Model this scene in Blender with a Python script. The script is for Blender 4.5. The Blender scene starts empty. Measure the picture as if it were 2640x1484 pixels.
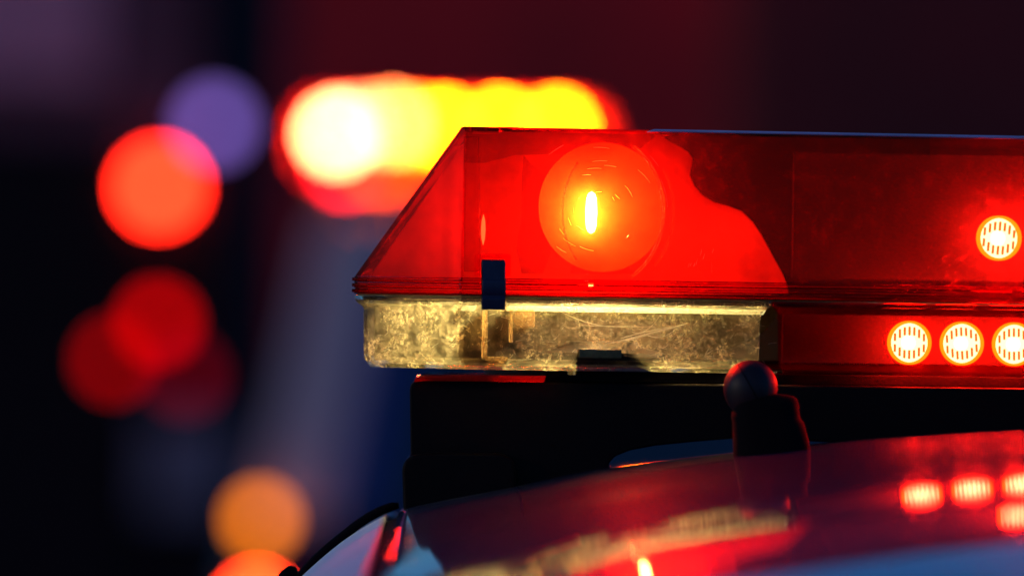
import bpy, bmesh, math, random
from mathutils import Vector, Matrix
S = bpy.context.scene
COL = S.collection
R = math.radians
random.seed(4)

# ------------------------------------------------------------------ camera
H = 1.62                      # camera height above the road
D = 4.7                       # focus distance
FW = 0.12                     # 36 mm / 300 mm
ROLL = R(0.9)
cam = bpy.data.cameras.new('camera')
co = bpy.data.objects.new('camera', cam); COL.objects.link(co)
cr, sr = math.cos(ROLL), math.sin(ROLL)
co.matrix_world = Matrix(((cr, -sr, 0, 0), (0, 0, -1, -D), (sr, cr, 0, H), (0, 0, 0, 1)))
cam.lens = 300; cam.sensor_width = 36; cam.clip_end = 2000; cam.clip_start = .05
cam.dof.use_dof = True; cam.dof.focus_distance = D + .012; cam.dof.aperture_fstop = 4.8
S.camera = co
# ------------------------------------------------------------------ sky, sun, exposure
SUN_EL, SUN_AZ = 12, 248
w = bpy.data.worlds.new('World'); S.world = w; w.use_nodes = True
nt = w.node_tree; bg = nt.nodes['Background']
sky = nt.nodes.new('ShaderNodeTexSky'); sky.sky_type = 'NISHITA'; sky.sun_disc = False
sky.sun_elevation = R(SUN_EL); sky.sun_rotation = R(SUN_AZ)
sky.ozone_density = 10.0; sky.dust_density = .1
nt.links.new(sky.outputs[0], bg.inputs[0]); bg.inputs[1].default_value = .10
sl = bpy.data.lights.new('sun', 'SUN'); sl.energy = .4; sl.angle = R(2); sl.color = (1, .72, .45)
so = bpy.data.objects.new('sun', sl); COL.objects.link(so)
az = R(SUN_AZ); el = R(SUN_EL)
sd = Vector((math.sin(az) * math.cos(el), math.cos(az) * math.cos(el), math.sin(el)))
so.rotation_euler = sd.to_track_quat('Z', 'Y').to_euler()
S.view_settings.view_transform = 'Standard'; S.view_settings.look = 'None'
S.view_settings.exposure = 0; S.view_settings.gamma = 1
cy = S.cycles
cy.use_denoising = True
try: cy.denoiser = 'OPENIMAGEDENOISE'
except Exception: pass
cy.max_bounces = 10; cy.transparent_max_bounces = 24; cy.transmission_bounces = 8
cy.sample_clamp_indirect = 12; cy.caustics_reflective = False; cy.caustics_refractive = False

# ------------------------------------------------------------------ pixel -> place
def ray(px, py):
    a = (px - 1320) / 2640 * FW; b = (742 - py) / 2640 * FW
    return a * cr - b * sr, a * sr + b * cr
def at(px, py, Y=0.0):
    s, t = ray(px, py)
    return Vector((s * (D + Y), Y, H + t * (D + Y)))
PSI = R(10); cp, sp = math.cos(PSI), math.sin(PSI)
X0 = at(1187, 742).x
def bar(px, py, v=0.0):       # bar frame: u along the bar, v to its back, w up
    s, t = ray(px, py)
    u = (s * (D + v * cp) - X0 + v * sp) / (cp - s * sp)
    return Vector((u, v, t * (D + u * sp + v * cp)))
# ------------------------------------------------------------------ materials
def mat(name):
    m = bpy.data.materials.new(name); m.use_nodes = True
    n = m.node_tree.nodes; n.clear()
    return m, n, m.node_tree.links
def noise_fac(n, l, scale, lo, hi, detail=4, stretch=None, rough=.6, dist=0):
    tc = n.new('ShaderNodeTexCoord'); src = tc.outputs['Object']
    if stretch:
        mp = n.new('ShaderNodeMapping'); mp.inputs['Scale'].default_value = stretch
        if len(stretch) > 3: pass
        l.new(src, mp.inputs[0]); src = mp.outputs[0]
    no = n.new('ShaderNodeTexNoise'); no.inputs['Scale'].default_value = scale
    no.inputs['Detail'].default_value = detail; no.inputs['Roughness'].default_value = rough
    no.inputs['Distortion'].default_value = dist
    l.new(src, no.inputs['Vector'])
    mr = n.new('ShaderNodeMapRange'); mr.inputs[1].default_value = lo; mr.inputs[2].default_value = hi
    l.new(no.outputs[0], mr.inputs[0])
    return mr.outputs[0]
def principled(name, col, rough=.5, metal=0, coat=0, coat_rough=.03, spec=.5, var=.15, nscale=40, bump=0):
    m, n, l = mat(name)
    o = n.new('ShaderNodeOutputMaterial'); p = n.new('ShaderNodeBsdfPrincipled')
    p.inputs['Roughness'].default_value = rough; p.inputs['Metallic'].default_value = metal
    p.inputs['Coat Weight'].default_value = coat; p.inputs['Coat Roughness'].default_value = coat_rough
    p.inputs['Specular IOR Level'].default_value = spec
    f = noise_fac(n, l, nscale, .3, .7)
    mx = n.new('ShaderNodeMix'); mx.data_type = 'RGBA'
    mx.inputs[6].default_value = tuple(c * (1 - var) for c in col) + (1,)
    mx.inputs[7].default_value = tuple(min(1, c * (1 + var)) for c in col) + (1,)
    l.new(f, mx.inputs[0]); l.new(mx.outputs[2], p.inputs['Base Color'])
    if bump:
        b = n.new('ShaderNodeBump'); b.inputs['Strength'].default_value = bump; b.inputs['Distance'].default_value = .001
        f2 = noise_fac(n, l, nscale * 8, .2, .8); l.new(f2, b.inputs['Height']); l.new(b.outputs[0], p.inputs['Normal'])
    l.new(p.outputs[0], o.inputs[0])
    return m
def emit(name, col, s, falloff=False):
    m, n, l = mat(name)
    o = n.new('ShaderNodeOutputMaterial'); e = n.new('ShaderNodeEmission')
    e.inputs[0].default_value = (*col, 1); e.inputs[1].default_value = s
    l.new(e.outputs[0], o.inputs[0]); return m
def cover(name, tint, scatter, scatter_col, dirt_scale=90, lo=.45, hi=.75, dirt_max=.3, gloss=.03, stretch=None):
    """clear moulded plastic: each face lets tinted light through, mirrors a little, and scatters where it is scuffed"""
    m, n, l = mat(name)
    o = n.new('ShaderNodeOutputMaterial')
    tr = n.new('ShaderNodeBsdfTransparent'); tr.inputs[0].default_value = (*tint, 1)
    tl = n.new('ShaderNodeBsdfTranslucent'); tl.inputs[0].default_value = (*scatter_col, 1)
    df = n.new('ShaderNodeBsdfDiffuse'); df.inputs[0].default_value = (*[c * .6 for c in scatter_col], 1)
    sc = n.new('ShaderNodeMixShader'); sc.inputs[0].default_value = .1
    l.new(tl.outputs[0], sc.inputs[1]); l.new(df.outputs[0], sc.inputs[2])
    f = noise_fac(n, l, dirt_scale, lo, hi, detail=7, rough=.7, stretch=stretch, dist=.15)
    f2 = noise_fac(n, l, dirt_scale * .18, .35, .65, detail=3)
    mu = n.new('ShaderNodeMath'); mu.operation = 'MULTIPLY'; l.new(f, mu.inputs[0]); l.new(f2, mu.inputs[1])
    ma = n.new('ShaderNodeMath'); ma.operation = 'MULTIPLY_ADD'
    l.new(mu.outputs[0], ma.inputs[0]); ma.inputs[1].default_value = dirt_max; ma.inputs[2].default_value = scatter
    m1 = n.new('ShaderNodeMixShader'); l.new(ma.outputs[0], m1.inputs[0])
    l.new(tr.outputs[0], m1.inputs[1]); l.new(sc.outputs[0], m1.inputs[2])
    gl = n.new('ShaderNodeBsdfGlossy'); gl.inputs[0].default_value = (1, 1, 1, 1); gl.inputs[1].default_value = gloss
    fr = n.new('ShaderNodeFresnel'); fr.inputs[0].default_value = 1.35
    # dielectric reflectance is the same from either side of a thin sheet
    m2 = n.new('ShaderNodeMixShader')
    lw = n.new('ShaderNodeLayerWeight'); lw.inputs[0].default_value = .12
    l.new(lw.outputs['Fresnel'], m2.inputs[0])
    bp = n.new('ShaderNodeBump'); bp.inputs['Strength'].default_value = .12; bp.inputs['Distance'].default_value = .0006
    fb = noise_fac(n, l, 22, .2, .8, detail=2); l.new(fb, bp.inputs['Height']); l.new(bp.outputs[0], gl.inputs['Normal'])
    n.remove(fr)
    l.new(m1.outputs[0], m2.inputs[1]); l.new(gl.outputs[0], m2.inputs[2])
    l.new(m2.outputs[0], o.inputs[0])
    return m
M = {}
M['red'] = cover('red_plastic', (.99, .115, .08), .018, (1, .03, .03), 170, .5, .8, .10)
M['red2'] = cover('red_plastic_deep', (.98, .115, .08), .012, (1, .01, .01), 170, .5, .8, .02)
M['clear'] = cover('scuffed_clear_plastic', (.93, .89, .80), .03, (.95, .78, .50), 480, .42, .70, .62, gloss=.05)
M['black'] = principled('black_moulded_plastic', (.004, .001, .0012), .55, spec=.1, bump=.25, nscale=60)
M['black2'] = principled('black_rubber', (.004, .002, .003), .85, spec=.08)
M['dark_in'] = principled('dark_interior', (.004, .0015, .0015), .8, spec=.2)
def sheetmat(name, col, k, var, sc):
    m, n, l = mat(name)
    o = n.new('ShaderNodeOutputMaterial'); d = n.new('ShaderNodeBsdfDiffuse'); t = n.new('ShaderNodeBsdfTranslucent')
    f = noise_fac(n, l, sc, .35, .65, detail=5)
    mx = n.new('ShaderNodeMix'); mx.data_type = 'RGBA'
    mx.inputs[6].default_value = tuple(c * (1 - var) for c in col) + (1,); mx.inputs[7].default_value = tuple(col) + (1,)
    l.new(f, mx.inputs[0])
    for q in (d, t): l.new(mx.outputs[2], q.inputs[0])
    s_ = n.new('ShaderNodeMixShader'); s_.inputs[0].default_value = k
    l.new(d.outputs[0], s_.inputs[1]); l.new(t.outputs[0], s_.inputs[2]); l.new(s_.outputs[0], o.inputs[0]); return m
M['clip'] = principled('blued_spring_steel', (.03, .025, .055), .38, metal=.5, nscale=120)
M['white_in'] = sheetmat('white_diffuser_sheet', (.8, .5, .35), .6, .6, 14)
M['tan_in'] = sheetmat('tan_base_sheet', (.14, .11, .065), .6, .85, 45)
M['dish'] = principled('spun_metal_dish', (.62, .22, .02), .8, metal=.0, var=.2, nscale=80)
M['gasket'] = principled('amber_gasket', (.35, .22, .08), .5, var=.4, nscale=90)
# ------------------------------------------------------------------ mesh helpers
def obj(name, verts, faces, m, parent=None, smooth=False, bevel=0, seg=3, solid=0, angle=30):
    me = bpy.data.meshes.new(name)
    me.from_pydata([tuple(v) for v in verts], [], faces); me.validate()
    bm = bmesh.new(); bm.from_mesh(me); bmesh.ops.recalc_face_normals(bm, faces=bm.faces); bm.to_mesh(me); bm.free()
    me.materials.append(m)
    o = bpy.data.objects.new(name, me); COL.objects.link(o)
    if parent: o.parent = parent
    if bevel:
        b = o.modifiers.new('b', 'BEVEL'); b.width = bevel; b.segments = seg; b.limit_method = 'ANGLE'; b.angle_limit = R(angle)
        smooth = True
    if solid:
        s = o.modifiers.new('s', 'SOLIDIFY'); s.thickness = solid; s.offset = -1; s.use_even_offset = True
    if smooth:
        for p in me.polygons: p.use_smooth = True
        if not bevel:
            wn = None
        else:
            wn = o.modifiers.new('w', 'WEIGHTED_NORMAL'); wn.keep_sharp = True
    return o
def box(name, c, s, m, parent=None, bevel=0, seg=2):
    x, y, z = c; a, b, d = s[0] / 2, s[1] / 2, s[2] / 2
    v = [(x + i * a, y + j * b, z + k * d) for k in (-1, 1) for j in (-1, 1) for i in (-1, 1)]
    f = [(0, 2, 3, 1), (4, 5, 7, 6), (0, 1, 5, 4), (2, 6, 7, 3), (0, 4, 6, 2), (1, 3, 7, 5)]
    return obj(name, v, f, m, parent, bevel=bevel, seg=seg)
def prism(name, pts, y0, y1, m, parent=None, bevel=0, seg=3, conv=None):
    """outline (x,z) extruded along y"""
    n = len(pts)
    v = [(p[0], y0, p[1]) for p in pts] + [(p[0], y1, p[1]) for p in pts]
    f = [tuple(range(n)), tuple(range(2 * n - 1, n - 1, -1))] + [(i, (i + 1) % n, n + (i + 1) % n, n + i) for i in range(n)]
    return obj(name, v, f, m, parent, bevel=bevel, seg=seg)
def lathe(name, prof, m, parent=None, axis='z', at_=(0, 0, 0), n=48, tilt=None, cap=True):
    """prof: (radius, height) list"""
    v, f = [], []
    for r, h in prof:
        for i in range(n):
            a = 2 * math.pi * i / n
            p = Vector((r * math.cos(a), r * math.sin(a), h))
            if axis == 'y': p = Vector((p.x, h, p.y))          # faces along y
            if tilt: p = tilt @ p
            v.append(p + Vector(at_))
    for k in range(len(prof) - 1):
        for i in range(n):
            j = (i + 1) % n
            f.append((k * n + i, k * n + j, (k + 1) * n + j, (k + 1) * n + i))
    if cap:
        if prof[0][0] > 1e-6: f.append(tuple(range(n)))
        if prof[-1][0] > 1e-6: f.append(tuple(range((len(prof) - 1) * n, len(prof) * n)))
    o = obj(name, v, f, m, parent, smooth=True)
    for p in o.data.polygons:
        if len(p.vertices) > 4: p.use_smooth = False
    md = o.modifiers.new('e', 'EDGE_SPLIT'); md.split_angle = R(40)
    return o
def tube(name, pts, r, m, parent=None, n=12, flat=1.0):
    v, f = [], []
    pts = [Vector(p) for p in pts]
    for i, p in enumerate(pts):
        t = (pts[min(i + 1, len(pts) - 1)] - pts[max(i - 1, 0)]).normalized()
        a = t.cross(Vector((0, 1, 0))).normalized(); b = t.cross(a).normalized()
        rr = r[i] if isinstance(r, (list, tuple)) else r
        for k in range(n):
            an = 2 * math.pi * k / n
            v.append(p + a * math.cos(an) * rr + b * math.sin(an) * rr * flat)
    for i in range(len(pts) - 1):
        for k in range(n):
            j = (k + 1) % n
            f.append((i * n + k, i * n + j, (i + 1) * n + j, (i + 1) * n + k))
    f.append(tuple(range(n))); f.append(tuple(range((len(pts) - 1) * n, len(pts) * n)))
    return obj(name, v, f, m, parent, smooth=True)
def empty(name, label, cat, loc, rotz=0, group=None):
    o = bpy.data.objects.new(name, None); COL.objects.link(o); o.location = loc; o.rotation_euler = (0, 0, rotz)
    o.empty_display_size = .05
    o['label'] = label; o['category'] = cat
    if group: o['group'] = group
    return o
def tag(o, label, cat, group=None):
    o['label'] = label; o['category'] = cat
    if group: o['group'] = group
    return o
def struct(o): o['kind'] = 'structure'; return o
def offs(poly, d):
    """offset a closed counter-clockwise polygon outwards by d"""
    n = len(poly); out = []
    for i in range(n):
        p0, p1, p2 = Vector(poly[i - 1]), Vector(poly[i]), Vector(poly[(i + 1) % n])
        e1 = (p1 - p0).normalized(); e2 = (p2 - p1).normalized()
        n1 = Vector((e1.y, -e1.x)); n2 = Vector((e2.y, -e2.x))
        b = (n1 + n2); b = b / max(b.length_squared / 2, .3)
        out.append(p1 + b * d)
    return out
def loft(name, rings, m, parent, skip=None, top=True, bottom=False, bevel=0, solid=0, seg=3, angle=30):
    n = len(rings[0][0]); v, f = [], []
    for poly, z in rings:
        v += [(p[0], p[1], z) for p in poly]
    for k in range(len(rings) - 1):
        for i in range(n):
            j = (i + 1) % n
            if skip is not None and abs(rings[k][0][i][0] - skip) < .009 and abs(rings[k][0][j][0] - skip) < .009: continue
            f.append((k * n + i, k * n + j, (k + 1) * n + j, (k + 1) * n + i))
    if top: f.append(tuple(range((len(rings) - 1) * n, len(rings) * n)))
    if bottom: f.append(tuple(range(n - 1, -1, -1)))
    return obj(name, v, f, m, parent, bevel=bevel, solid=solid, seg=seg, angle=angle)

# ================================================================== LIGHT BAR
root = empty('emergency_lightbar', 'long red and clear emergency light bar mounted across the dark car roof', 'light bar', (X0, 0, H), PSI)
zt = bar(1192, 326).z
ztR = zt
def fpts(pix, Y): return [at(a, b, Y) for a, b in pix]
# root is turned, so the foot is given in the bar's own frame
inv = Matrix.Rotation(-PSI, 3, 'Z')
def tobar(p): return inv @ (Vector(p) - Vector((X0, 0, H)))
def zz(py, px=1187): return bar(px, py).z
U_J = bar(2042, 742).x       # joint between end dome and middle section
U_E = 1.10
z_sl, z_fl = zz(712), zz(757)
def plan(u1, back=.25):
    return [(0, 0), (u1, 0), (u1, back), (.03, back), (-.022, .18), (-.049, .06)]
def top_plan(u1, back=.25):
    return [(.001, 0), (u1, 0), (u1, back - .06), (.06, back - .06), (.035, .14), (.0, .003)]
U_M = U_E - .19
P1, T1 = plan(U_M), top_plan(U_M)
def ribs(z0, z1, P, n=3, amp=.0012):
    out = []
    st = (z1 - z0) / n
    for i in range(n):
        out += [(offs(P, amp + .0008), z0 + st * i), (offs(P, amp + .0008), z0 + st * (i + .55)), (offs(P, 0.0002), z0 + st * (i + .6)), (offs(P, 0.0002), z0 + st * (i + .95))]
    return out
rings = ribs(z_fl, z_sl, P1) + [(P1, z_sl), (T1, zt)]
loft('end_dome', rings, M['red'], root, bevel=.0016, solid=.0025, seg=3, angle=25)
def rect(u0, u1, v0, v1): return [(u0, v0), (u1, v0), (u1, v1), (u0, v1)]
Pr = [(U_E - .188, 0), (U_E, 0), (U_E + .05, .06), (U_E + .05, .19), (U_E, .25), (U_E - .188, .25)]
Tr = [(U_E - .188, 0), (U_E, 0), (U_E + .004, .006), (U_E - .02, .14), (U_E - .04, .19), (U_E - .188, .19)]
o = loft('end_dome', ribs(z_fl, z_sl, Pr) + [(Pr, z_sl), (Tr, zt)], M['red'], root, bevel=.0016, solid=.0025)
# gasket between the domes and lower lens
Pg = [(0, 0), (U_E, 0), (U_E + .045, .06), (U_E + .045, .19), (U_E, .25), (.03, .25), (-.022, .18), (-.049, .06)]
g0, g1 = zz(757.5), zz(766)
loft('gasket', [(offs(Pg, -.0015), g1), (offs(Pg, -.0005), (g0 + g1) / 2), (offs(Pg, -.0015), g0)], M['gasket'], root, top=False, solid=.003)
# lower lens
zl0, zl1, zl2, zl3, zl4 = zz(767), zz(787), zz(795), zz(932), zz(952)
def lower(P):
    return [(offs(P, -.0085), zl4), (offs(P, -.005), zl3 + .001), (offs(P, -.0045), zl2), (offs(P, -.001), zl1 + .0008), (offs(P, .0004), zl1 + .002), (offs(P, .0004), zl0 + .001), (offs(P, -.001), zl0)]
Pl = [(0, 0), (U_J - .012, 0), (U_J - .012, .25), (.03, .25), (-.022, .18), (-.049, .06)]
loft('lower_lens', lower(Pl), M['clear'], root, U_J - .012, top=False, bottom=True, bevel=.0012, solid=.0022)
Pm2 = rect(U_J - .0108, U_E - .19, 0.0, .25)
loft('middle_lower_lens', lower(Pm2), M['red2'], root, U_J - .0108, top=False, bottom=True, bevel=.0012, solid=.0022)
Pr2 = [(U_E - .189, 0), (U_E, 0), (U_E + .05, .06), (U_E + .05, .19), (U_E, .25), (U_E - .189, .25)]
loft('lower_lens', lower(Pr2), M['clear'], root, top=False, bottom=True, bevel=.0012, solid=.0022)
# drain nub under the lower lens
p = bar(1476, 958, .004); box('drain_nub', (p.x, .006, p.z), (.0035, .006, .0035), M['clear'], root, .0005)

# inner sheets
def outline(name, pix, v, th, m, bev=.0006):
    pts = [bar(a, b, v) for a, b in pix]
    return prism(name, [(p.x, p.z) for p in pts], v, v + th, m, root, bevel=bev, seg=2)
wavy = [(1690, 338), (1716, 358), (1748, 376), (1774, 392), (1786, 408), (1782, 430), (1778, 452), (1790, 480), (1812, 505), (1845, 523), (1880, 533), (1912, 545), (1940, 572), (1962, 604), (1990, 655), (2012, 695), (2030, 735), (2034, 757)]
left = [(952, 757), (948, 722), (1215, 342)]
outline('reflector_sheet', left + wavy, .078, .002, M['white_in'])  # sheet cut to the outline of the lit part of the dome
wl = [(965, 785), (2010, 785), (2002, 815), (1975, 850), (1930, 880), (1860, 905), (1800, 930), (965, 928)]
outline('base_sheet', wl, .085, .002, M['tan_in'])  # right end shaped to the diagonal shadow edge in the lower lens
box('inner_floor', ((U_J - .04) / 2, .125, zl4 + .0045), (U_J - .03, .2, .002), M['tan_in'], root)
box('back_sheet', (.56, .12, (zt + z_sl) / 2 - .01), (1.0, .003, zt - z_sl - .012), M['dark_in'], root)
box('back_sheet', (.56, .13, (zl3 + zl1) / 2), (1.05, .003, zl1 - zl3 - .004), M['dark_in'], root)
outline('dark_sheet', [(1690, 338)] + wavy[1:] + [(2400, 757), (2400, 345)], .0815, .002, M['dark_in'])  # black sheet put where the dome is in shade, also blocks the fill bulbs
p = bar(2100, 500, .1)
box('divider', (p.x, .1, (zt + z_sl) / 2 - .004), (.0025, .03, zt - z_sl - .012), M['dark_in'], root, .0006)
# rotating lamp: dish, rim, bulb
c = bar(1540, 540, .045)
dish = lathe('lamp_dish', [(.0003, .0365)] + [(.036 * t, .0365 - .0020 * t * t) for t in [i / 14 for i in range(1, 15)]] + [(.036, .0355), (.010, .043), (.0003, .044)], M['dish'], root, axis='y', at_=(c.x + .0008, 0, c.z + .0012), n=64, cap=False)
M['bulb'] = emit('hot_filament', (1, .88, .36), 2300)
M['bulb_r'] = emit('rear_filament', (1, .62, .32), 400)
M['lamp_lens'] = cover('frosted_lamp_lens', (.97, .95, .9), .36, (.9, .85, .25), 160, .4, .7, .12, stretch=(.4, 1, 2.5))
M['bulb2'] = emit('lamp_glass_glow', (1, .55, .22), 26)
cb = bar(1527, 548, .026)
lathe('bulb', [(0.0001, -.0115), (.0018, -.0105), (.0028, -.0075), (.0032, 0), (.0028, .0075), (.0018, .0105), (.0001, .0115)], M['bulb'], root, axis='z', at_=(cb.x, .029, cb.z), n=24, cap=False)
# unseen bulbs added behind the sheets to fill the dome and lower lens
for (px, py, sc_) in ((1330, 560, 1.0), (1640, 560, 1.0), (1860, 650, 1.0), (1560, 860, .8)):
    q_ = bar(px, py, .13)
    lathe('rear_bulb', [(0.0001, -.0125), (.0016, -.0105), (.0030, -.005), (.0034, 0), (.0030, .005), (.0016, .0105), (.0001, .0125)], M['bulb_r'], root, axis='z', at_=(q_.x, .115, q_.z), n=16, cap=False)
# lens window round the dish: clear outer hoop
hp = []
for i in range(25):
    a = R(-62 + 124 * i / 24)
    hp.append((c.x + .001 + .0335 * math.cos(a), .030, c.z - .001 + .041 * math.sin(a)))
M['hoop'] = cover('clear_hoop', (.95, .8, .6), .25, (1, .7, .4), 200, .4, .7, .3)
tube('lens_hoop', hp, .0009, M['hoop'], root)
hp2 = [(q[0] + .006, .03, q[2] * 1.0) for q in hp[3:-5]]
tube('lens_hoop', hp2, .0007, M['hoop'], root)
hp3 = [(2 * c.x - q[0] + .012, .03, q[2]) for q in hp[4:-4]]
tube('lens_hoop', hp3, .0006, M['hoop'], root)
# motor and gear in the lower lens
p = bar(1545, 928, .05)
lathe('motor_housing', [(.004, 0), (.034, 0), (.036, .002), (.036, .004), (.022, .0075), (.02, .010), (.004, .0105)], M['black'], root, at_=(p.x, .042, zl4 + .006), n=48)
p = bar(1560, 925, .012)
box('motor_plate', (p.x - .004, .008, p.z + .003), (.024, .006, .005), M['gasket'], root, .0006)
q_ = bar(1523, 733, .045)
lathe('festoon_bulb', [(.0001, -.0016), (.0012, -.0011), (.0016, 0), (.0012, .0011), (.0001, .0016)], emit('festoon_glow', (1, .7, .4), 1500), root, at_=(q_.x, .045, q_.z), n=16, cap=False)  # added bulb: stands for the main bulb's reflection and lights the lower lens
M['tint'] = cover('tinted_inner_rib', (.80, .7, .8), .02, (1, .1, .1), 120, .4, .7, .05)  # for tinted plates added inside to darken bands of the dome
outline('inner_rib', [(1196, 352), (1236, 352), (1240, 700), (1196, 700)], .012, .002, M['tint'])
outline('inner_rib', [(1196, 345), (1700, 345), (1640, 392), (1330, 400), (1250, 420), (1196, 420)], .060, .0015, M['tint'])
outline('inner_rib', [(1350, 400), (1420, 470), (1438, 560), (1420, 650), (1400, 705), (1345, 705), (1330, 640), (1345, 560), (1345, 470)], .064, .0015, M['tint'])
outline('inner_rib', [(1500, 610), (1560, 615), (1600, 660), (1640, 706), (1470, 706), (1480, 650)], .050, .0015, M['tint'])
# reflected glint near the clip, made as a small glowing bead
p = bar(1246, 592, .03)
lathe('side_lamp', [(.0001, -.0085), (.0010, -.005), (.0013, 0), (.0010, .005), (.0001, .0085)], M['bulb2'], root, at_=(p.x, .03, p.z), n=16, cap=False)
# inner bracket behind the lower lens
pa, pb = bar(1252, 800, .008), bar(1256, 925, .008)
box('lens_post', (pa.x, .010, (pa.z + pb.z) / 2), (.0025, .006, pa.z - pb.z), M['hoop'], root, .0006)
p = bar(1290, 924, .008); box('lens_post', (p.x - .002, .010, p.z), (.012, .007, .0024), M['hoop'], root, .0006)
p = bar(1320, 840, .008); box('lens_tab', (p.x, .011, p.z), (.0016, .006, .018), M['hoop'], root, .0005)
p = bar(1355, 822, .008); box('lens_tab', (p.x, .011, p.z), (.0115, .002, .0095), M['hoop'], root, .0015)

# clip with its moulded frame
pc = bar(1269, 735)
k0, k1 = zz(668, 1269), zz(798, 1269)
cw = .0066
prof = [(-.0016, k0), (-.0036, k0 - .001), (-.0040, k0 - .012), (-.0058, z_sl - .0015), (-.0062, z_fl + .003), (-.0050, z_fl - .001), (-.0060, zl1 + .004), (-.0052, k1), (-.0040, k1), (-.0046, zl1 + .004), (-.0036, z_fl - .001), (-.0046, z_fl + .003), (-.0044, z_sl - .0015), (-.0026, k0 - .012), (-.0012, k0 - .003)]
n = len(prof)
v = [(pc.x - cw, a, b) for a, b in prof] + [(pc.x + cw, a, b) for a, b in prof]
obj('clip', v, [tuple(range(n)), tuple(range(2 * n - 1, n - 1, -1))] + [(i, (i + 1) % n, n + (i + 1) % n, n + i) for i in range(n)], M['clip'], root, bevel=.0006, seg=2)
fr = []
fx0, fx1, ft, fb = pc.x - .0098, pc.x + .0098, zz(654, 1269), z_sl + .0005
v = []; pts_o = [(fx0, fb), (fx0, ft - .001), (fx0 + .001, ft), (fx1 - .001, ft), (fx1, ft - .001), (fx1, fb)]
pts_i = [(fx0 + .0026, fb), (fx0 + .0026, ft - .0026), (fx0 + .0028, ft - .0024), (fx1 - .0028, ft - .0024), (fx1 - .0026, ft - .0026), (fx1 - .0026, fb)]
for y in (-.0022, .0005):
    v += [(a, y, b) for a, b in pts_o] + [(a, y, b) for a, b in pts_i]
f = []
for i in range(5):
    f += [(i, i + 1, 7 + i, 6 + i), (12 + i, 18 + i, 19 + i, 13 + i), (i, 12 + i, 13 + i, i + 1), (6 + i, 7 + i, 19 + i, 18 + i)]
f += [(0, 6, 18, 12), (5, 17, 23, 11)]
obj('clip_surround', v, f, M['red'], root, bevel=.0004, seg=2)

# LED modules
M['led_core'] = emit('led_core', (1, .8, .7), 260)
M['led_cup'] = emit('led_optic', (1, .74, .66), 190)
M['led_rib'] = emit('led_rib', (1, .5, .10), 26)
M['led_rim'] = emit('led_rim', (1, .62, .02), 45)
def led(px, py, v0, r, first=[None]):
    p = bar(px, py, v0)
    if first[0] is None:
        body = lathe('led_module', [(r, -.001), (r * .99, .001), (r * .9, .004), (r * .5, .012), (.001, .013)], M['led_cup'], root, axis='y', at_=(0, 0, 0), n=40, cap=False)
        rim = lathe('led_rim', [(r * .93, -.0018), (r * 1.04, -.0018), (r * 1.04, .003), (r * .93, .003), (r * .93, -.0018)], M['led_rim'], body, axis='y', n=40, cap=False)
        core = lathe('led_core', [(.0001, -.001), (r * .2, -.0005), (r * .33, .001), (r * .36, .003), (.0001, .004)], M['led_core'], body, axis='y', n=24, cap=False)
        ribs_ = []
        for k in range(-3, 4):
            x = k * r * .235
            hh = math.sqrt(max(0, (r * .86) ** 2 - x * x))
            for sgn in (-1, 1):
                inner = r * .34 if abs(k) < 2 else (r * .22 if abs(k) == 2 else 0.0008)
                if hh - inner < .001: continue
                z0, z1 = sgn * inner, sgn * hh * .9
                ribs_.append(box('led_rib', (x, .0005, (z0 + z1) / 2), (r * .10, .0016, abs(z1 - z0)), M['led_rib'], body, .0002, 1))
        first[0] = (body, [rim, core] + ribs_)
        body.location = p; return body
    b0, ch = first[0]
    b = b0.copy(); COL.objects.link(b); b.parent = root; b.location = p
    b.rotation_euler = (0, random.uniform(-.12, .12), random.uniform(-.05, .05))
    for c_ in ch:
        d = c_.copy(); COL.objects.link(d); d.parent = b
    return b
rl = .0117
du = bar(2480, 886, .012).x - bar(2345, 883, .012).x
b = led(2345, 883, .012, rl)
base = b.location.copy()
for i in range(1, 9):
    q = led(2345, 883, .012, rl); q.location = base + Vector((du * i, 0, 0))
q = led(2576, 614, .022, rl); q.scale = (1.03, 1.03, 1.03); up = q.location.copy()
for i in range(1, 7):
    q = led(2576, 614, .022, rl); q.location = up + Vector((du * i, 0, 0))
# board carrying the LEDs
p = bar(2052, 883, .03)
box('led_board', ((U_J + U_E - .19) / 2, .034, (zl3 + zl1) / 2), (U_E - .194 - U_J, .003, zl1 - zl3 - .004), M['dark_in'], root)
box('led_board', ((p.x + U_E - .19) / 2, .044, (zt + z_sl) / 2 - .004), (U_E - .19 - p.x, .003, zt - z_sl - .012), M['dark_in'], root)

M['trim'] = principled('pale_top_seal', (.42, .40, .62), .35)  # pale strip standing in for the sky highlight on the dome's top edge
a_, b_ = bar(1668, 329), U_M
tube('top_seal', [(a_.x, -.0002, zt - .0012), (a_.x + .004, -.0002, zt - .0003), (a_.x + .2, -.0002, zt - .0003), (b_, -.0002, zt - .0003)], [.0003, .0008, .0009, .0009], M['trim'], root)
# strip added behind the lower lens flange to show it catching light
M['strip'] = cover('light_pipe_plastic', (.95, .93, .85), .5, (.95, .95, .9), 200, .4, .7, .3)
for xa, xb in ((1312, 1975), (1193, 1228)):
    a_, b_ = bar(xa, 789, .006), bar(xb, 789, .006)
    zc_, z2_ = bar(xa, 786, .006).z, bar(xa, 801, .012).z
    v = [(x, y, z) for x in (a_.x, b_.x) for y, z in ((.0042, zc_), (.0056, zc_ + .0004), (.0145, z2_ + .0004), (.0135, z2_))]
    obj('light_strip', v, [(0, 1, 2, 3), (4, 7, 6, 5), (0, 4, 5, 1), (1, 5, 6, 2), (2, 6, 7, 3), (3, 7, 4, 0)], M['strip'], root)
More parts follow.
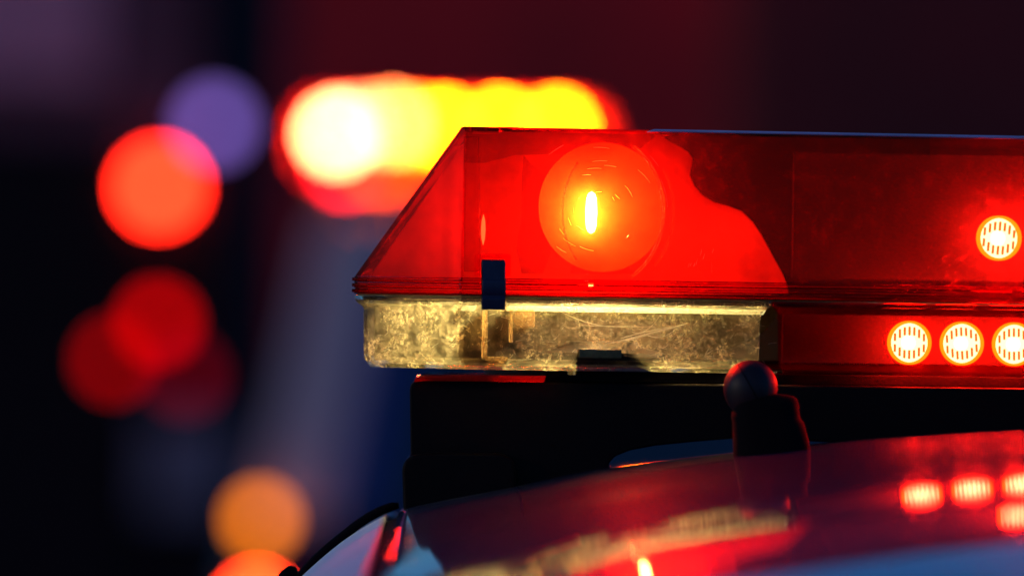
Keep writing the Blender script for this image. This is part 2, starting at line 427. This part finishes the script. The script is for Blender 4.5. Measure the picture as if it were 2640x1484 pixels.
# tray under the lower lens
a_ = bar(1408, 965, .03)
box('base_tray', ((a_.x + U_E) / 2, .13, zl4 - .0032), (U_E - a_.x, .2, .0062), M['black'], root, .0008)
v = fpts([(1066, 984), (1072, 972), (1098, 965), (1409, 968), (1404, 985), (1100, 981)], .028)
n = len(v); v = [tobar(p) for p in v] + [tobar((p.x, p.y + .05, p.z + .0008)) for p in v]
M['shim'] = cover('red_gasket_plastic', (.9, .05, .03), .7, (1, .03, .01), 300, .4, .7, .3)  # red strip added for the red reflection on top of the foot
obj('foot_gasket', v, [tuple(range(n)), tuple(range(2 * n - 1, n - 1, -1))] + [(i, (i + 1) % n, n + (i + 1) % n, n + i) for i in range(n)], M['shim'], root, bevel=.0005, seg=2)
# scratches standing on the plastic
rs = random.Random(11)
v, f = [], []
def scratch(pts, r0, yy):
    q = [bar(a, b, yy) for a, b in pts]
    k0 = len(v)
    for i, p in enumerate(q):
        w_ = r0 * (.35 + .65 * math.sin(math.pi * (i + .4) / len(q)))
        v.extend([(p.x, yy, p.z + w_), (p.x, yy - .00012, p.z), (p.x, yy, p.z - w_)])
    for i in range(len(q) - 1):
        b = k0 + 3 * i
        f.extend([(b, b + 1, b + 4, b + 3), (b + 1, b + 2, b + 5, b + 4)])
def arc(x0, y0, x1, y1, sag, n=9):
    return [(x0 + (x1 - x0) * t, y0 + (y1 - y0) * t + sag * 4 * t * (1 - t)) for t in [i / (n - 1) for i in range(n)]]
YL0 = .0036
scratch(arc(1560, 887, 1775, 832, 3), .0006, YL0); scratch(arc(1600, 872, 1740, 842, -3), .0003, YL0)
scratch(arc(1440, 800, 1620, 842, 14), .00022, YL0); scratch(arc(1500, 838, 1690, 842, 1), .00018, YL0)
scratch(arc(1630, 856, 1700, 815, 16), .0002, YL0); scratch(arc(1660, 860, 1740, 850, 14), .0002, YL0)
for k in range(110):
    x = rs.uniform(960, 1985); y = rs.uniform(806, 932); ln = rs.uniform(6, 26); an = rs.choice([rs.gauss(-.3, .35), rs.uniform(-1.5, 1.5)])
    scratch(arc(x, y, x + ln * math.cos(an), y + ln * math.sin(an), rs.uniform(-5, 5), 5), rs.uniform(.00005, .00013), YL0)
M['scuff'] = cover('scuffed_plastic_edge', (.8, .8, .75), .55, (1, .95, .85), 300, .4, .7, .3)
o = obj('scratch_marks', v, f, M['scuff'], root); o['kind'] = 'stuff'
v, f = [], []
for k in range(26):
    x = rs.uniform(1770, 1862); y = rs.uniform(615, 680); ln = rs.uniform(10, 42)
    scratch(arc(x, y, x - rs.uniform(0, 6), y + ln, 1, 4), rs.uniform(.0001, .00025), -.0001)
for k in range(34):
    a = rs.uniform(0, 6.28); rr = rs.uniform(60, 190); cx_, cy_ = 1540 + rs.gauss(0, 12), 545 + rs.gauss(0, 10); sw = rs.uniform(.1, .35)
    pts_ = [(cx_ + rr * math.cos(a + sw * t), cy_ + rr * .95 * math.sin(a + sw * t)) for t in (0, .25, .5, .75, 1)]
    if min(p_[1] for p_ in pts_) > 350 and max(p_[1] for p_ in pts_) < 695 and not any(1220 < p_[0] < 1320 and p_[1] > 640 for p_ in pts_): scratch(pts_, rs.uniform(.00003, .00008), -.0001)
o = obj('scratch_marks', v, f, M['scuff'], root); o['kind'] = 'stuff'

# mounting foot and rail (square to the car)
foot_pix = [(1056, 1000), (1060, 988), (1076, 979), (1100, 977), (1500, 985), (2000, 993), (2760, 1003), (2900, 1006), (2900, 1112), (2640, 1116), (2300, 1138), (2160, 1140), (2060, 1136), (1960, 1128), (1890, 1130), (1790, 1138), (1690, 1148), (1625, 1160), (1585, 1176), (1568, 1196), (1585, 1232), (1400, 1262), (1200, 1300), (1042, 1335), (1038, 1290), (1038, 1210), (1042, 1194), (1056, 1180), (1058, 1166)]
YF = .035
pts = fpts(foot_pix, YF)
n = len(pts)
v = [tobar(p) for p in pts] + [tobar((p.x, YF + .16, p.z)) for p in pts]
obj('mounting_foot', v, [tuple(range(n)), tuple(range(2 * n - 1, n - 1, -1))] + [(i, (i + 1) % n, n + (i + 1) % n, n + i) for i in range(n)], M['black'], root, bevel=.0022, seg=4, angle=18)
# step on the lower front of the foot
st = [(1036, 1206), (1042, 1188), (1062, 1172), (1120, 1166), (1290, 1168), (1320, 1180), (1330, 1215), (1330, 1282), (1200, 1306), (1041, 1338)]
pts = fpts(st, YF - .008); n = len(pts)
v = [tobar(p) for p in pts] + [tobar((p.x, YF + .02, p.z)) for p in pts]
obj('foot_step', v, [tuple(range(n)), tuple(range(2 * n - 1, n - 1, -1))] + [(i, (i + 1) % n, n + (i + 1) % n, n + i) for i in range(n)], M['black'], root, bevel=.0055, seg=5, angle=18)

# ================================================================== CAR
PROF = [(-.90, -.9), (-.55, -.62), (-.36, -.44), (-.25, -.315), (-.19, -.245), (-.15, -.199), (-.12, -.167), (-.095, -.144), (-.075, -.1305), (-.059, -.1235), (-.03, -.1165), (0, -.1105), (.053, -.0985), (.124, -.0885), (.2, -.080), (.282, -.0735), (.4, -.068), (.5, -.066), (.62, -.068), (.75, -.0745), (.88, -.086), (1.0, -.104), (1.06, -.1235), (1.12, -.167), (1.19, -.245), (1.36, -.44), (1.9, -.9)]
def interp(x):
    # monotone-ish Catmull-Rom through PROF
    P = PROF
    if x <= P[0][0]: return P[0][1]
    if x >= P[-1][0]: return P[-1][1]
    for i in range(len(P) - 1):
        if P[i][0] <= x <= P[i + 1][0]:
            x0, y0 = P[i]; x1, y1 = P[i + 1]
            m0 = (y1 - P[i - 1][1]) / (x1 - P[i - 1][0]) if i > 0 else (y1 - y0) / (x1 - x0)
            m1 = (P[i + 2][1] - y0) / (P[i + 2][0] - x0) if i < len(P) - 2 else (y1 - y0) / (x1 - x0)
            h = x1 - x0; t = (x - x0) / h
            return (2*t**3 - 3*t*t + 1) * y0 + (t**3 - 2*t*t + t) * h * m0 + (-2*t**3 + 3*t*t) * y1 + (t**3 - t*t) * h * m1
def zroof(x, y):
    d = -y
    if d >= 0:
        dd = min(d, 1.3)
        drop = .0364 * (math.sqrt(dd * dd + .0036) - .06) - .0542 * dd ** 2 + .0425 * dd ** 3
        if d > 1.3: drop += (d - 1.3) * .42
    else: drop = .01 * -d + .03 * d * d
    return H + interp(x) - drop
def sheet(name, xs, ys, m, parent, dz=0, th=.003):
    v = [(x, y, zroof(x, y) + dz) for y in ys for x in xs]
    nx = len(xs)
    f = [(j * nx + i, j * nx + i + 1, (j + 1) * nx + i + 1, (j + 1) * nx + i) for j in range(len(ys) - 1) for i in range(nx - 1)]
    return obj(name, v, f, m, parent, smooth=True, solid=th)
def paint(name, col, spec=.5):
    m, n, l = mat(name)
    o = n.new('ShaderNodeOutputMaterial'); p = n.new('ShaderNodeBsdfPrincipled')
    p.inputs['Base Color'].default_value = (*col, 1); p.inputs['Roughness'].default_value = .5; p.inputs['Specular IOR Level'].default_value = .05
    p.inputs['Coat Weight'].default_value = .55 if 'pale' in name else 1; p.inputs['Coat IOR'].default_value = 1.44
    f = noise_fac(n, l, 9, .35, .7, detail=6)
    mr = n.new('ShaderNodeMapRange'); mr.inputs[3].default_value = .015; mr.inputs[4].default_value = .06
    l.new(f, mr.inputs[0]); l.new(mr.outputs[0], p.inputs['Coat Roughness'])
    b = n.new('ShaderNodeBump'); b.inputs['Strength'].default_value = .05; b.inputs['Distance'].default_value = .0008
    f2 = noise_fac(n, l, 30, .2, .8, detail=2, stretch=(1, .35, 1)); l.new(f2, b.inputs['Height'])
    l.new(b.outputs[0], p.inputs['Coat Normal'])
    l.new(p.outputs[0], o.inputs[0]); return m
M['paint'] = paint('dark_clearcoat_paint', (.03, .045, .13))
M['paint_w'] = principled('pale_satin_paint', (.72, .76, .85), .42, spec=.35, var=.06, nscale=12)
car = empty('parked_car', 'glossy dark car roof with black seal along its edge, under the light bar', 'car', (.5, -.2, 0))
def lin(a, b, n): return [a + (b - a) * i / (n - 1) for i in range(n)]
def tocar(o):
    o.parent = car; o.matrix_parent_inverse = Matrix.Translation((-.5, .2, 0)); return o
GX = -.064
ys = lin(-1.3, 1.35, 160)
tocar(sheet('roof', lin(GX + .004, 1.064, 220), ys, M['paint'], None))
tocar(sheet('roof_channel', lin(GX - .0046, GX + .0046, 4), ys, M['black2'], None, dz=-.004, th=.002))
tocar(sheet('roof_channel', lin(1.0640 - .0006, 1.0732, 4), ys, M['black2'], None, dz=-.004, th=.002))
tocar(sheet('door_frame', lin(-.24, GX - .0045, 60), ys, M['paint_w'], None))
tocar(sheet('door_frame', lin(1.0725, 1.24, 40), ys, M['paint_w'], None))
# black seal standing up along the edge, and its lip
sealp = [(1028, 1302), (1012, 1304), (985, 1314), (950, 1332), (915, 1356), (880, 1384), (845, 1412), (815, 1440), (790, 1466), (770, 1490), (752, 1515), (735, 1545), (715, 1600)]
tocar(tube('door_seal', [at(a, b, .05) for a, b in sealp], [.0016, .0024] + [.0027] * 11, M['black2'], None, flat=2.2))
p = at(760, 1478, .03)
tocar(tube('seal_end', [at(765, 1468, .03), at(752, 1474, .03), at(740, 1484, .03), at(728, 1500, .03)], [.0022, .004, .0045, .004], M['black2'], None))
# body of the car below the roof, outside the picture
def side(name, sgn, m):
    x0 = .5 + sgn * .74; x1 = .5 + sgn * .93
    v = [(x0, -1.15, H - .5), (x0, 1.35, H - .45), (x1, 1.5, .75), (x1, -1.6, .75), (x1, -1.6, .25), (x1, 1.7, .25), (x0 - sgn * .1, 1.7, .25), (x0 - sgn * .1, -1.6, .25)]
    v[0] = (x0, -1.3, zroof(x0, -1.3) - .004); v[1] = (x0, 1.35, zroof(x0, 1.35) - .004)
    return tocar(obj(name, v, [(0, 1, 2, 3), (3, 2, 5, 4), (4, 5, 6, 7)], m, None, solid=.02))
side('door_panel', -1, M['paint_w']); side('door_panel', 1, M['paint_w'])
M['glass'] = principled('dark_window_glass', (.01, .012, .015), .08, coat=1)
v = [(.5 - .55, -1.32, zroof(.5, -1.3) - .012), (.5 + .55, -1.32, zroof(.5, -1.3) - .012), (.5 + .72, -1.95, .98), (.5 - .72, -1.95, .98)]
tocar(obj('windscreen', v, [(0, 1, 2, 3)], M['glass'], None, solid=.005))
v = [(.5 - .74, -1.97, .97), (.5 + .74, -1.97, .97), (.5 + .85, -2.9, .82), (.5 - .85, -2.9, .82), (.5 - .85, -2.98, .3), (.5 + .85, -2.98, .3)]
tocar(obj('bonnet', v, [(0, 1, 2, 3), (3, 2, 5, 4)], M['paint'], None, solid=.02))
v = [(.5 - .6, 1.36, zroof(.5, 1.35) - .08), (.5 + .6, 1.36, zroof(.5, 1.35) - .08), (.5 + .75, 1.95, .98), (.5 - .75, 1.95, .98)]
tocar(obj('rear_window', v, [(0, 1, 2, 3)], M['glass'], None, solid=.005))
v = [(.5 - .75, 1.97, .97), (.5 + .75, 1.97, .97), (.5 + .8, 2.35, .92), (.5 - .8, 2.35, .92), (.5 - .82, 2.42, .3), (.5 + .82, 2.42, .3)]
tocar(obj('boot', v, [(0, 1, 2, 3), (3, 2, 5, 4)], M['paint'], None, solid=.02))
M['tyre'] = principled('tyre_rubber', (.015, .015, .015), .8)
for yy in (-1.9, 1.5):
    for xx in (-.38, 1.24):
        tl_ = lathe('wheel', [(.10, -.1), (.28, -.11), (.33, -.09), (.33, .09), (.28, .11), (.10, .1)], M['tyre'], None, at_=(xx + (.07 if xx < 0 else .07), yy, .33), tilt=Matrix.Rotation(R(90), 3, 'Y'), n=32)
        tocar(tl_)

# ball-topped aerial mount in front of the bar
YA = -.06
pb_ = at(1988, 1192, YA)
ant = empty('roof_aerial', 'small ball headed aerial on a black rubber base in front of the light bar', 'aerial', (pb_.x, pb_.y, pb_.z))
def loc(px, py, Y=YA): q = at(px, py, Y); return (q.x - pb_.x, q.z - pb_.z)
base_pts = [loc(1893, 1198), (loc(1889, 1120)), loc(1887, 1060), loc(1893, 1036), loc(1902, 1022), loc(1960, 1014), loc(2040, 1018), loc(2058, 1030), loc(2060, 1060), loc(2076, 1090), loc(2092, 1160), loc(2092, 1192)]
# turned base: superellipse rings
rings = []
lv = [(1205, 1891, 2092), (1165, 1890, 2092), (1120, 1889, 2082), (1088, 1888, 2074), (1078, 1885, 2064), (1066, 1886, 2062), (1054, 1890, 2060), (1040, 1892, 2060), (1028, 1898, 2056), (1020, 1910, 2046), (1015, 1930, 2020)]
for py, xa, xb in lv:
    a = loc(xa, py); b = loc(xb, py); cx = (a[0] + b[0]) / 2; rx = (b[0] - a[0]) / 2; z = (a[1] + b[1]) / 2
    poly = []
    for k in range(40):
        t = 2 * math.pi * k / 40
        cs, sn = math.cos(t), math.sin(t)
        poly.append((cx + rx * math.copysign(abs(cs) ** .7, cs), rx * .8 * math.copysign(abs(sn) ** .7, sn)))
    rings.append((poly, z))
o = loft('rubber_base', rings, M['black2'], ant, top=True, bottom=True)
for p_ in o.data.polygons: p_.use_smooth = len(p_.vertices) == 4
o.modifiers.new('e', 'EDGE_SPLIT').split_angle = R(50)
M['ball'] = principled('satin_plastic_ball', (.012, .006, .008), .5, spec=.3, coat=0, coat_rough=.1)
bc = loc(1935, 998); br = 70 * .0002136 * (D + YA) / D
v, f = [], []
nu, nv = 40, 24
for j in range(nv + 1):
    ph = math.pi * j / nv
    for i in range(nu):
        th = 2 * math.pi * i / nu
        zz_ = math.cos(ph); rr = math.sin(ph)
        k_ = 1 + (.12 if zz_ < 0 else 0)
        v.append((bc[0] + br * rr * math.cos(th), br * rr * math.sin(th) * .95, bc[1] + br * zz_ * k_))
for j in range(nv):
    for i in range(nu):
        f.append((j * nu + i, (j + 1) * nu + i, (j + 1) * nu + (i + 1) % nu, j * nu + (i + 1) % nu))
obj('ball_head', v, f, M['ball'], ant, smooth=True)
pr = [(br * 1.01, 0), (br * 1.03, .001), (br * 1.0, .002)]
lathe('seam_ring', [(br * .998, -.0003), (br * 1.002, -.0001), (br * 1.002, .0001), (br * .998, .0003)], M['black2'], ant, at_=(bc[0], 0, bc[1]), tilt=Matrix.Rotation(R(60), 3, 'Y'), n=40, cap=False)

# ================================================================== BACKGROUND
M['asphalt'] = principled('asphalt', (.05, .05, .055), .85, nscale=3, bump=.3)
gv = [(-600, -600, 0), (600, -600, 0), (600, 600, 0), (-600, 600, 0)]
struct(obj('road', gv, [(0, 1, 2, 3)], M['asphalt']))

# --- police utility vehicle at 15 m, seen from behind
YB = 15.0
M['navy'] = paint('navy_paint', (.006, .006, .03))
M['blue_trim'] = principled('blue_trim', (.02, .03, .17), .5)  # blue colour stands for the sky reflected in the rear window
M['white_paint'] = paint('off_white_paint', (.62, .40, .40))
suv = empty('utility_vehicle', 'dark utility vehicle with pale roof pillars parked behind the light bar, blurred', 'vehicle', (.34, YB + 2.3, 0))
def pr_y(name, pts, y0, y1, m, parent, bev=.04):
    """pts (x,z) at front y0 and same shape at y1"""
    return prism(name, pts, y0, y1, m, parent, bevel=bev, seg=3)
hw = .98
pr_y('body', [(-hw, .32), (hw, .32), (hw, .9), (hw - .04, 1.08), (-hw + .04, 1.08), (-hw, .9)], -2.3, 2.3, M['navy'], suv)
# greenhouse
v = [(-hw + .06, -2.22, 1.08), (hw - .06, -2.22, 1.08), (hw - .06, 1.0, 1.08), (-hw + .06, 1.0, 1.08), (-hw + .2, -1.98, 1.75), (hw - .2, -1.98, 1.75), (hw - .2, .3, 1.75), (-hw + .2, .3, 1.75)]
obj('cabin', v, [(0, 1, 5, 4), (1, 2, 6, 5), (2, 3, 7, 6), (3, 0, 4, 7), (4, 5, 6, 7)], M['glass'], suv, bevel=.02)
box('vehicle_roof', (0, -.84, 1.775), (1.52, 2.3, .05), M['white_paint'], suv, .02)
for sgn in (-1, 1):
    for (ya, yb, wd) in ((-2.26, -2.0, .17), (1.02, .31, .09)):
        v = []
        for (zz_, yq, xq) in ((1.07, ya, hw - .055), (1.77, yb, hw - .19)):
            v += [(sgn * xq, yq - .012, zz_), (sgn * (xq - wd), yq - .012, zz_), (sgn * (xq - wd), yq + .05, zz_), (sgn * xq, yq + .2, zz_)]
        obj('pillar', v, [(0, 1, 5, 4), (1, 2, 6, 5), (2, 3, 7, 6), (3, 0, 4, 7), (0, 3, 2, 1), (4, 5, 6, 7)], M['white_paint'], suv, bevel=.01)
    v = []
    for (zz_, yq, xq) in ((1.07, -2.26, hw - .055 - .172), (1.77, -2.0, hw - .19 - .172)):
        v += [(sgn * xq, yq - .016, zz_), (sgn * (xq - .11), yq - .016, zz_), (sgn * (xq - .11), yq + .05, zz_), (sgn * xq, yq + .05, zz_)]
    obj('window_trim', v, [(0, 1, 5, 4), (1, 2, 6, 5), (2, 3, 7, 6), (3, 0, 4, 7), (0, 3, 2, 1), (4, 5, 6, 7)], M['blue_trim'], suv, bevel=.008)
    for yq in (-1.45, 1.45):
        lathe('wheel', [(.10, -.1), (.30, -.12), (.37, -.1), (.37, .1), (.30, .12), (.10, .1)], M['tyre'], suv, at_=(sgn * .86, yq, .37), tilt=Matrix.Rotation(R(90), 3, 'Y'), n=32)
box('bumper', (0, -2.36, .5), (1.86, .2, .22), M['black'], suv, .05)
box('number_plate', (0, -2.325, .86), (.5, .02, .13), M['white_paint'], suv, .004)
YT = YB - .04
def glow(name, px, py, Y, rad, col, s, parent, kx=1.0):
    """a round lamp lens facing the camera, in its parent's frame"""
    q = at(px, py, Y)
    m = emit(name + '_glow', col, s)
    l_ = lathe(name, [(.0001, -.006), (rad * .5, -.005), (rad * .85, -.002), (rad, .002), (rad, .012), (.0001, .014)], m, parent, axis='y', at_=(0, 0, 0), n=32, cap=False)
    l_.location = q - parent.location if parent else q
    l_.scale = (kx, 1, 1)
    return l_
glow('indicator_lamp', 672, 1338, YT, .034, (1, .21, .0), 5.5, suv)
glow('tail_lamp', 662, 1560, YT, .036, (1, .03, .004), 60, suv)
gg = glow('tail_lamp', 1990, 1560, YT, .03, (1, .04, .006), 20, suv)
# its light bar
sb = empty('lit_lightbar', 'blurred yellow and white flashing light bar on the roof of the far vehicle', 'light bar', (.34, YB + .9, 1.805))
sb_w = .7
YL = YB + .9 - .0
z0 = at(1100, 345, YL).z
M['red_far'] = cover('far_red_plastic', (.95, .5, .4), .28, (1, .01, .01), 40, .5, .8, .05)
box('base', (-.49, .06, .03), (.66, .26, .05), M['black'], sb, .01)
box('dome', (-.49, .06, z0 - 1.805 - .015), (.68, .28, .125), M['red_far'], sb, .02)
def mod(px, py, rad, col, s, kx=1.0, name='lamp_module', dy=0.0):
    return glow(name, px, py, YL + dy, rad, col, s, sb, kx)
mod(868, 345, .034, (1, .34, .16), 150)
mod(925, 325, .024, (1, .34, .16), 60)
mod(1010, 322, .030, (1, .30, .09), 95)
mod(1075, 330, .026, (1, .27, .004), 90)
for px in (1147, 1291, 1436):
    mod(px, 332, .024, (1, .26, .003), 290)
for px in (860, 960, 1080, 1180, 1280, 1380, 1476):
    mod(px, 345, .03, (1, .02, .0), 26, name='outer_module', dy=.01)
mod(890, 430, .028, (1, .006, .015), 30, name='lower_module')
mod(985, 425, .028, (1, .045, .0), 30, name='lower_module')
mod(1080, 415, .028, (1, .02, .0), 30, name='lower_module')

# --- box bodied emergency truck further back on the left
YC = 22.0
M['truck_paint'] = principled('matt_cream_truck_paint', (.7, .23, .32), .7, nscale=2)
M['truck_grey'] = principled('grey_locker_paint', (.16, .12, .17), .7)
M['truck_dark'] = principled('dark_truck_panel', (.004, .0008, .004), .8, spec=.2, nscale=2)
tr_ = empty('ambulance', 'box bodied ambulance with red and blue lamps at the left, far out of focus', 'ambulance', (-2.0, YC + 2.8, 0))
box('body', (0, 0, 1.62), (2.3, 5.4, 2.5), M['truck_dark'], tr_, .06)
M['truck_mid'] = principled('dull_truck_border', (.14, .035, .06), .8, nscale=2)
box('panel_border', (-.1, -2.71, 2.5), (2.2, .03, .84), M['truck_mid'], tr_, .01)
box('pale_panel', (-.2, -2.73, 2.56), (1.8, .03, .62), M['truck_paint'], tr_, .01)
box('step', (0, -2.85, .45), (2.1, .3, .08), M['black'], tr_, .02)
for sgn in (-1, 1):
    box('rear_door', (sgn * .42, -2.72, 1.3), (.8, .03, 1.5), M['truck_dark'], tr_, .01)
    for yq in (-1.6, 2.0):
        lathe('wheel', [(.10, -.12), (.36, -.13), (.42, -.1), (.42, .1), (.36, .13), (.10, .12)], M['tyre'], tr_, at_=(sgn * 1.0, yq, .42), tilt=Matrix.Rotation(R(90), 3, 'Y'), n=32)
q = at(485, 1200, YC)
box('side_locker', (q.x + 2.0, -2.78, q.z), (.26, .1, .3), M['truck_grey'], tr_, .01)
yc = YC + .05
glow('blue_lamp', 553, 320, yc, .055, (.18, .10, .46), 4.4, tr_)
glow('red_lamp', 410, 482, yc, .06, (1, .014, .004), 50, tr_)
glow('red_lamp', 408, 832, yc, .045, (1, .0, .0), 3.6, tr_)
glow('red_lamp', 293, 928, yc, .045, (1, .0, .0), 2.0, tr_, .92)
glow('red_lamp', 478, 968, yc, .05, (1, .0, .04), 0.5, tr_)
M['fire_red'] = principled('fire_engine_red', (.62, .0, .004), .7, nscale=.6, var=.5)  # red body added in place of the light haze over the far bar
M['fire_dark'] = principled('deep_red_panel', (.15, .0, .002), .7, nscale=.6, var=.5)  # dimmer red, for the haze fading to the right
fe = empty('fire_engine', 'dark red fire engine parked far behind, seen as a crimson blur above the yellow lights', 'fire engine', (2.2, 34, 0))
box('body', (0, 0, 1.75), (7.4, 2.4, 2.7), M['fire_red'], fe, .1)
box('cab', (1.2, -.02, 1.76), (5.0, 2.44, 2.74), M['fire_dark'], fe, .1)
box('side_shutter', (0, -1.22, 1.2), (2.4, .06, 1.2), M['truck_dark'], fe, .02)
box('side_step', (0, -1.25, .45), (6, .3, .1), M['black'], fe, .03)
for xq in (-2.2, 2.4):
    for sgn in (-1, 1):
        lathe('wheel', [(.12, -.14), (.42, -.15), (.5, -.12), (.5, .12), (.42, .15), (.12, .14)], M['tyre'], fe, at_=(0, 0, 0), axis='y', n=32).location = (xq, sgn * 1.1, .5)  # wheels of the added haze truck
# --- low building behind everything
M['brick'] = principled('dark_red_rendered_wall', (.05, .003, .012), .9, nscale=.4, var=.5)
bl = empty('building', 'low dark building closing the street in the far background', 'building', (22.4, 42, 0))
box('wall', (0, 0, 2.6), (46, 8, 5.2), M['brick'], bl)
box('roof', (0, 0, 5.35), (46.6, 8.6, .3), M['truck_dark'], bl, .05)
for k in range(12):
    f_ = box('window', (-21 + k * 3.8, -4.03, 2.6), (1.5, .1, 1.6), M['black'], bl, .01)
    g_ = box('pane', (0, 0, 0), (1.36, .03, 1.46), M['black'], f_); g_.location = (-21 + k * 3.8, -4.09, 2.6)
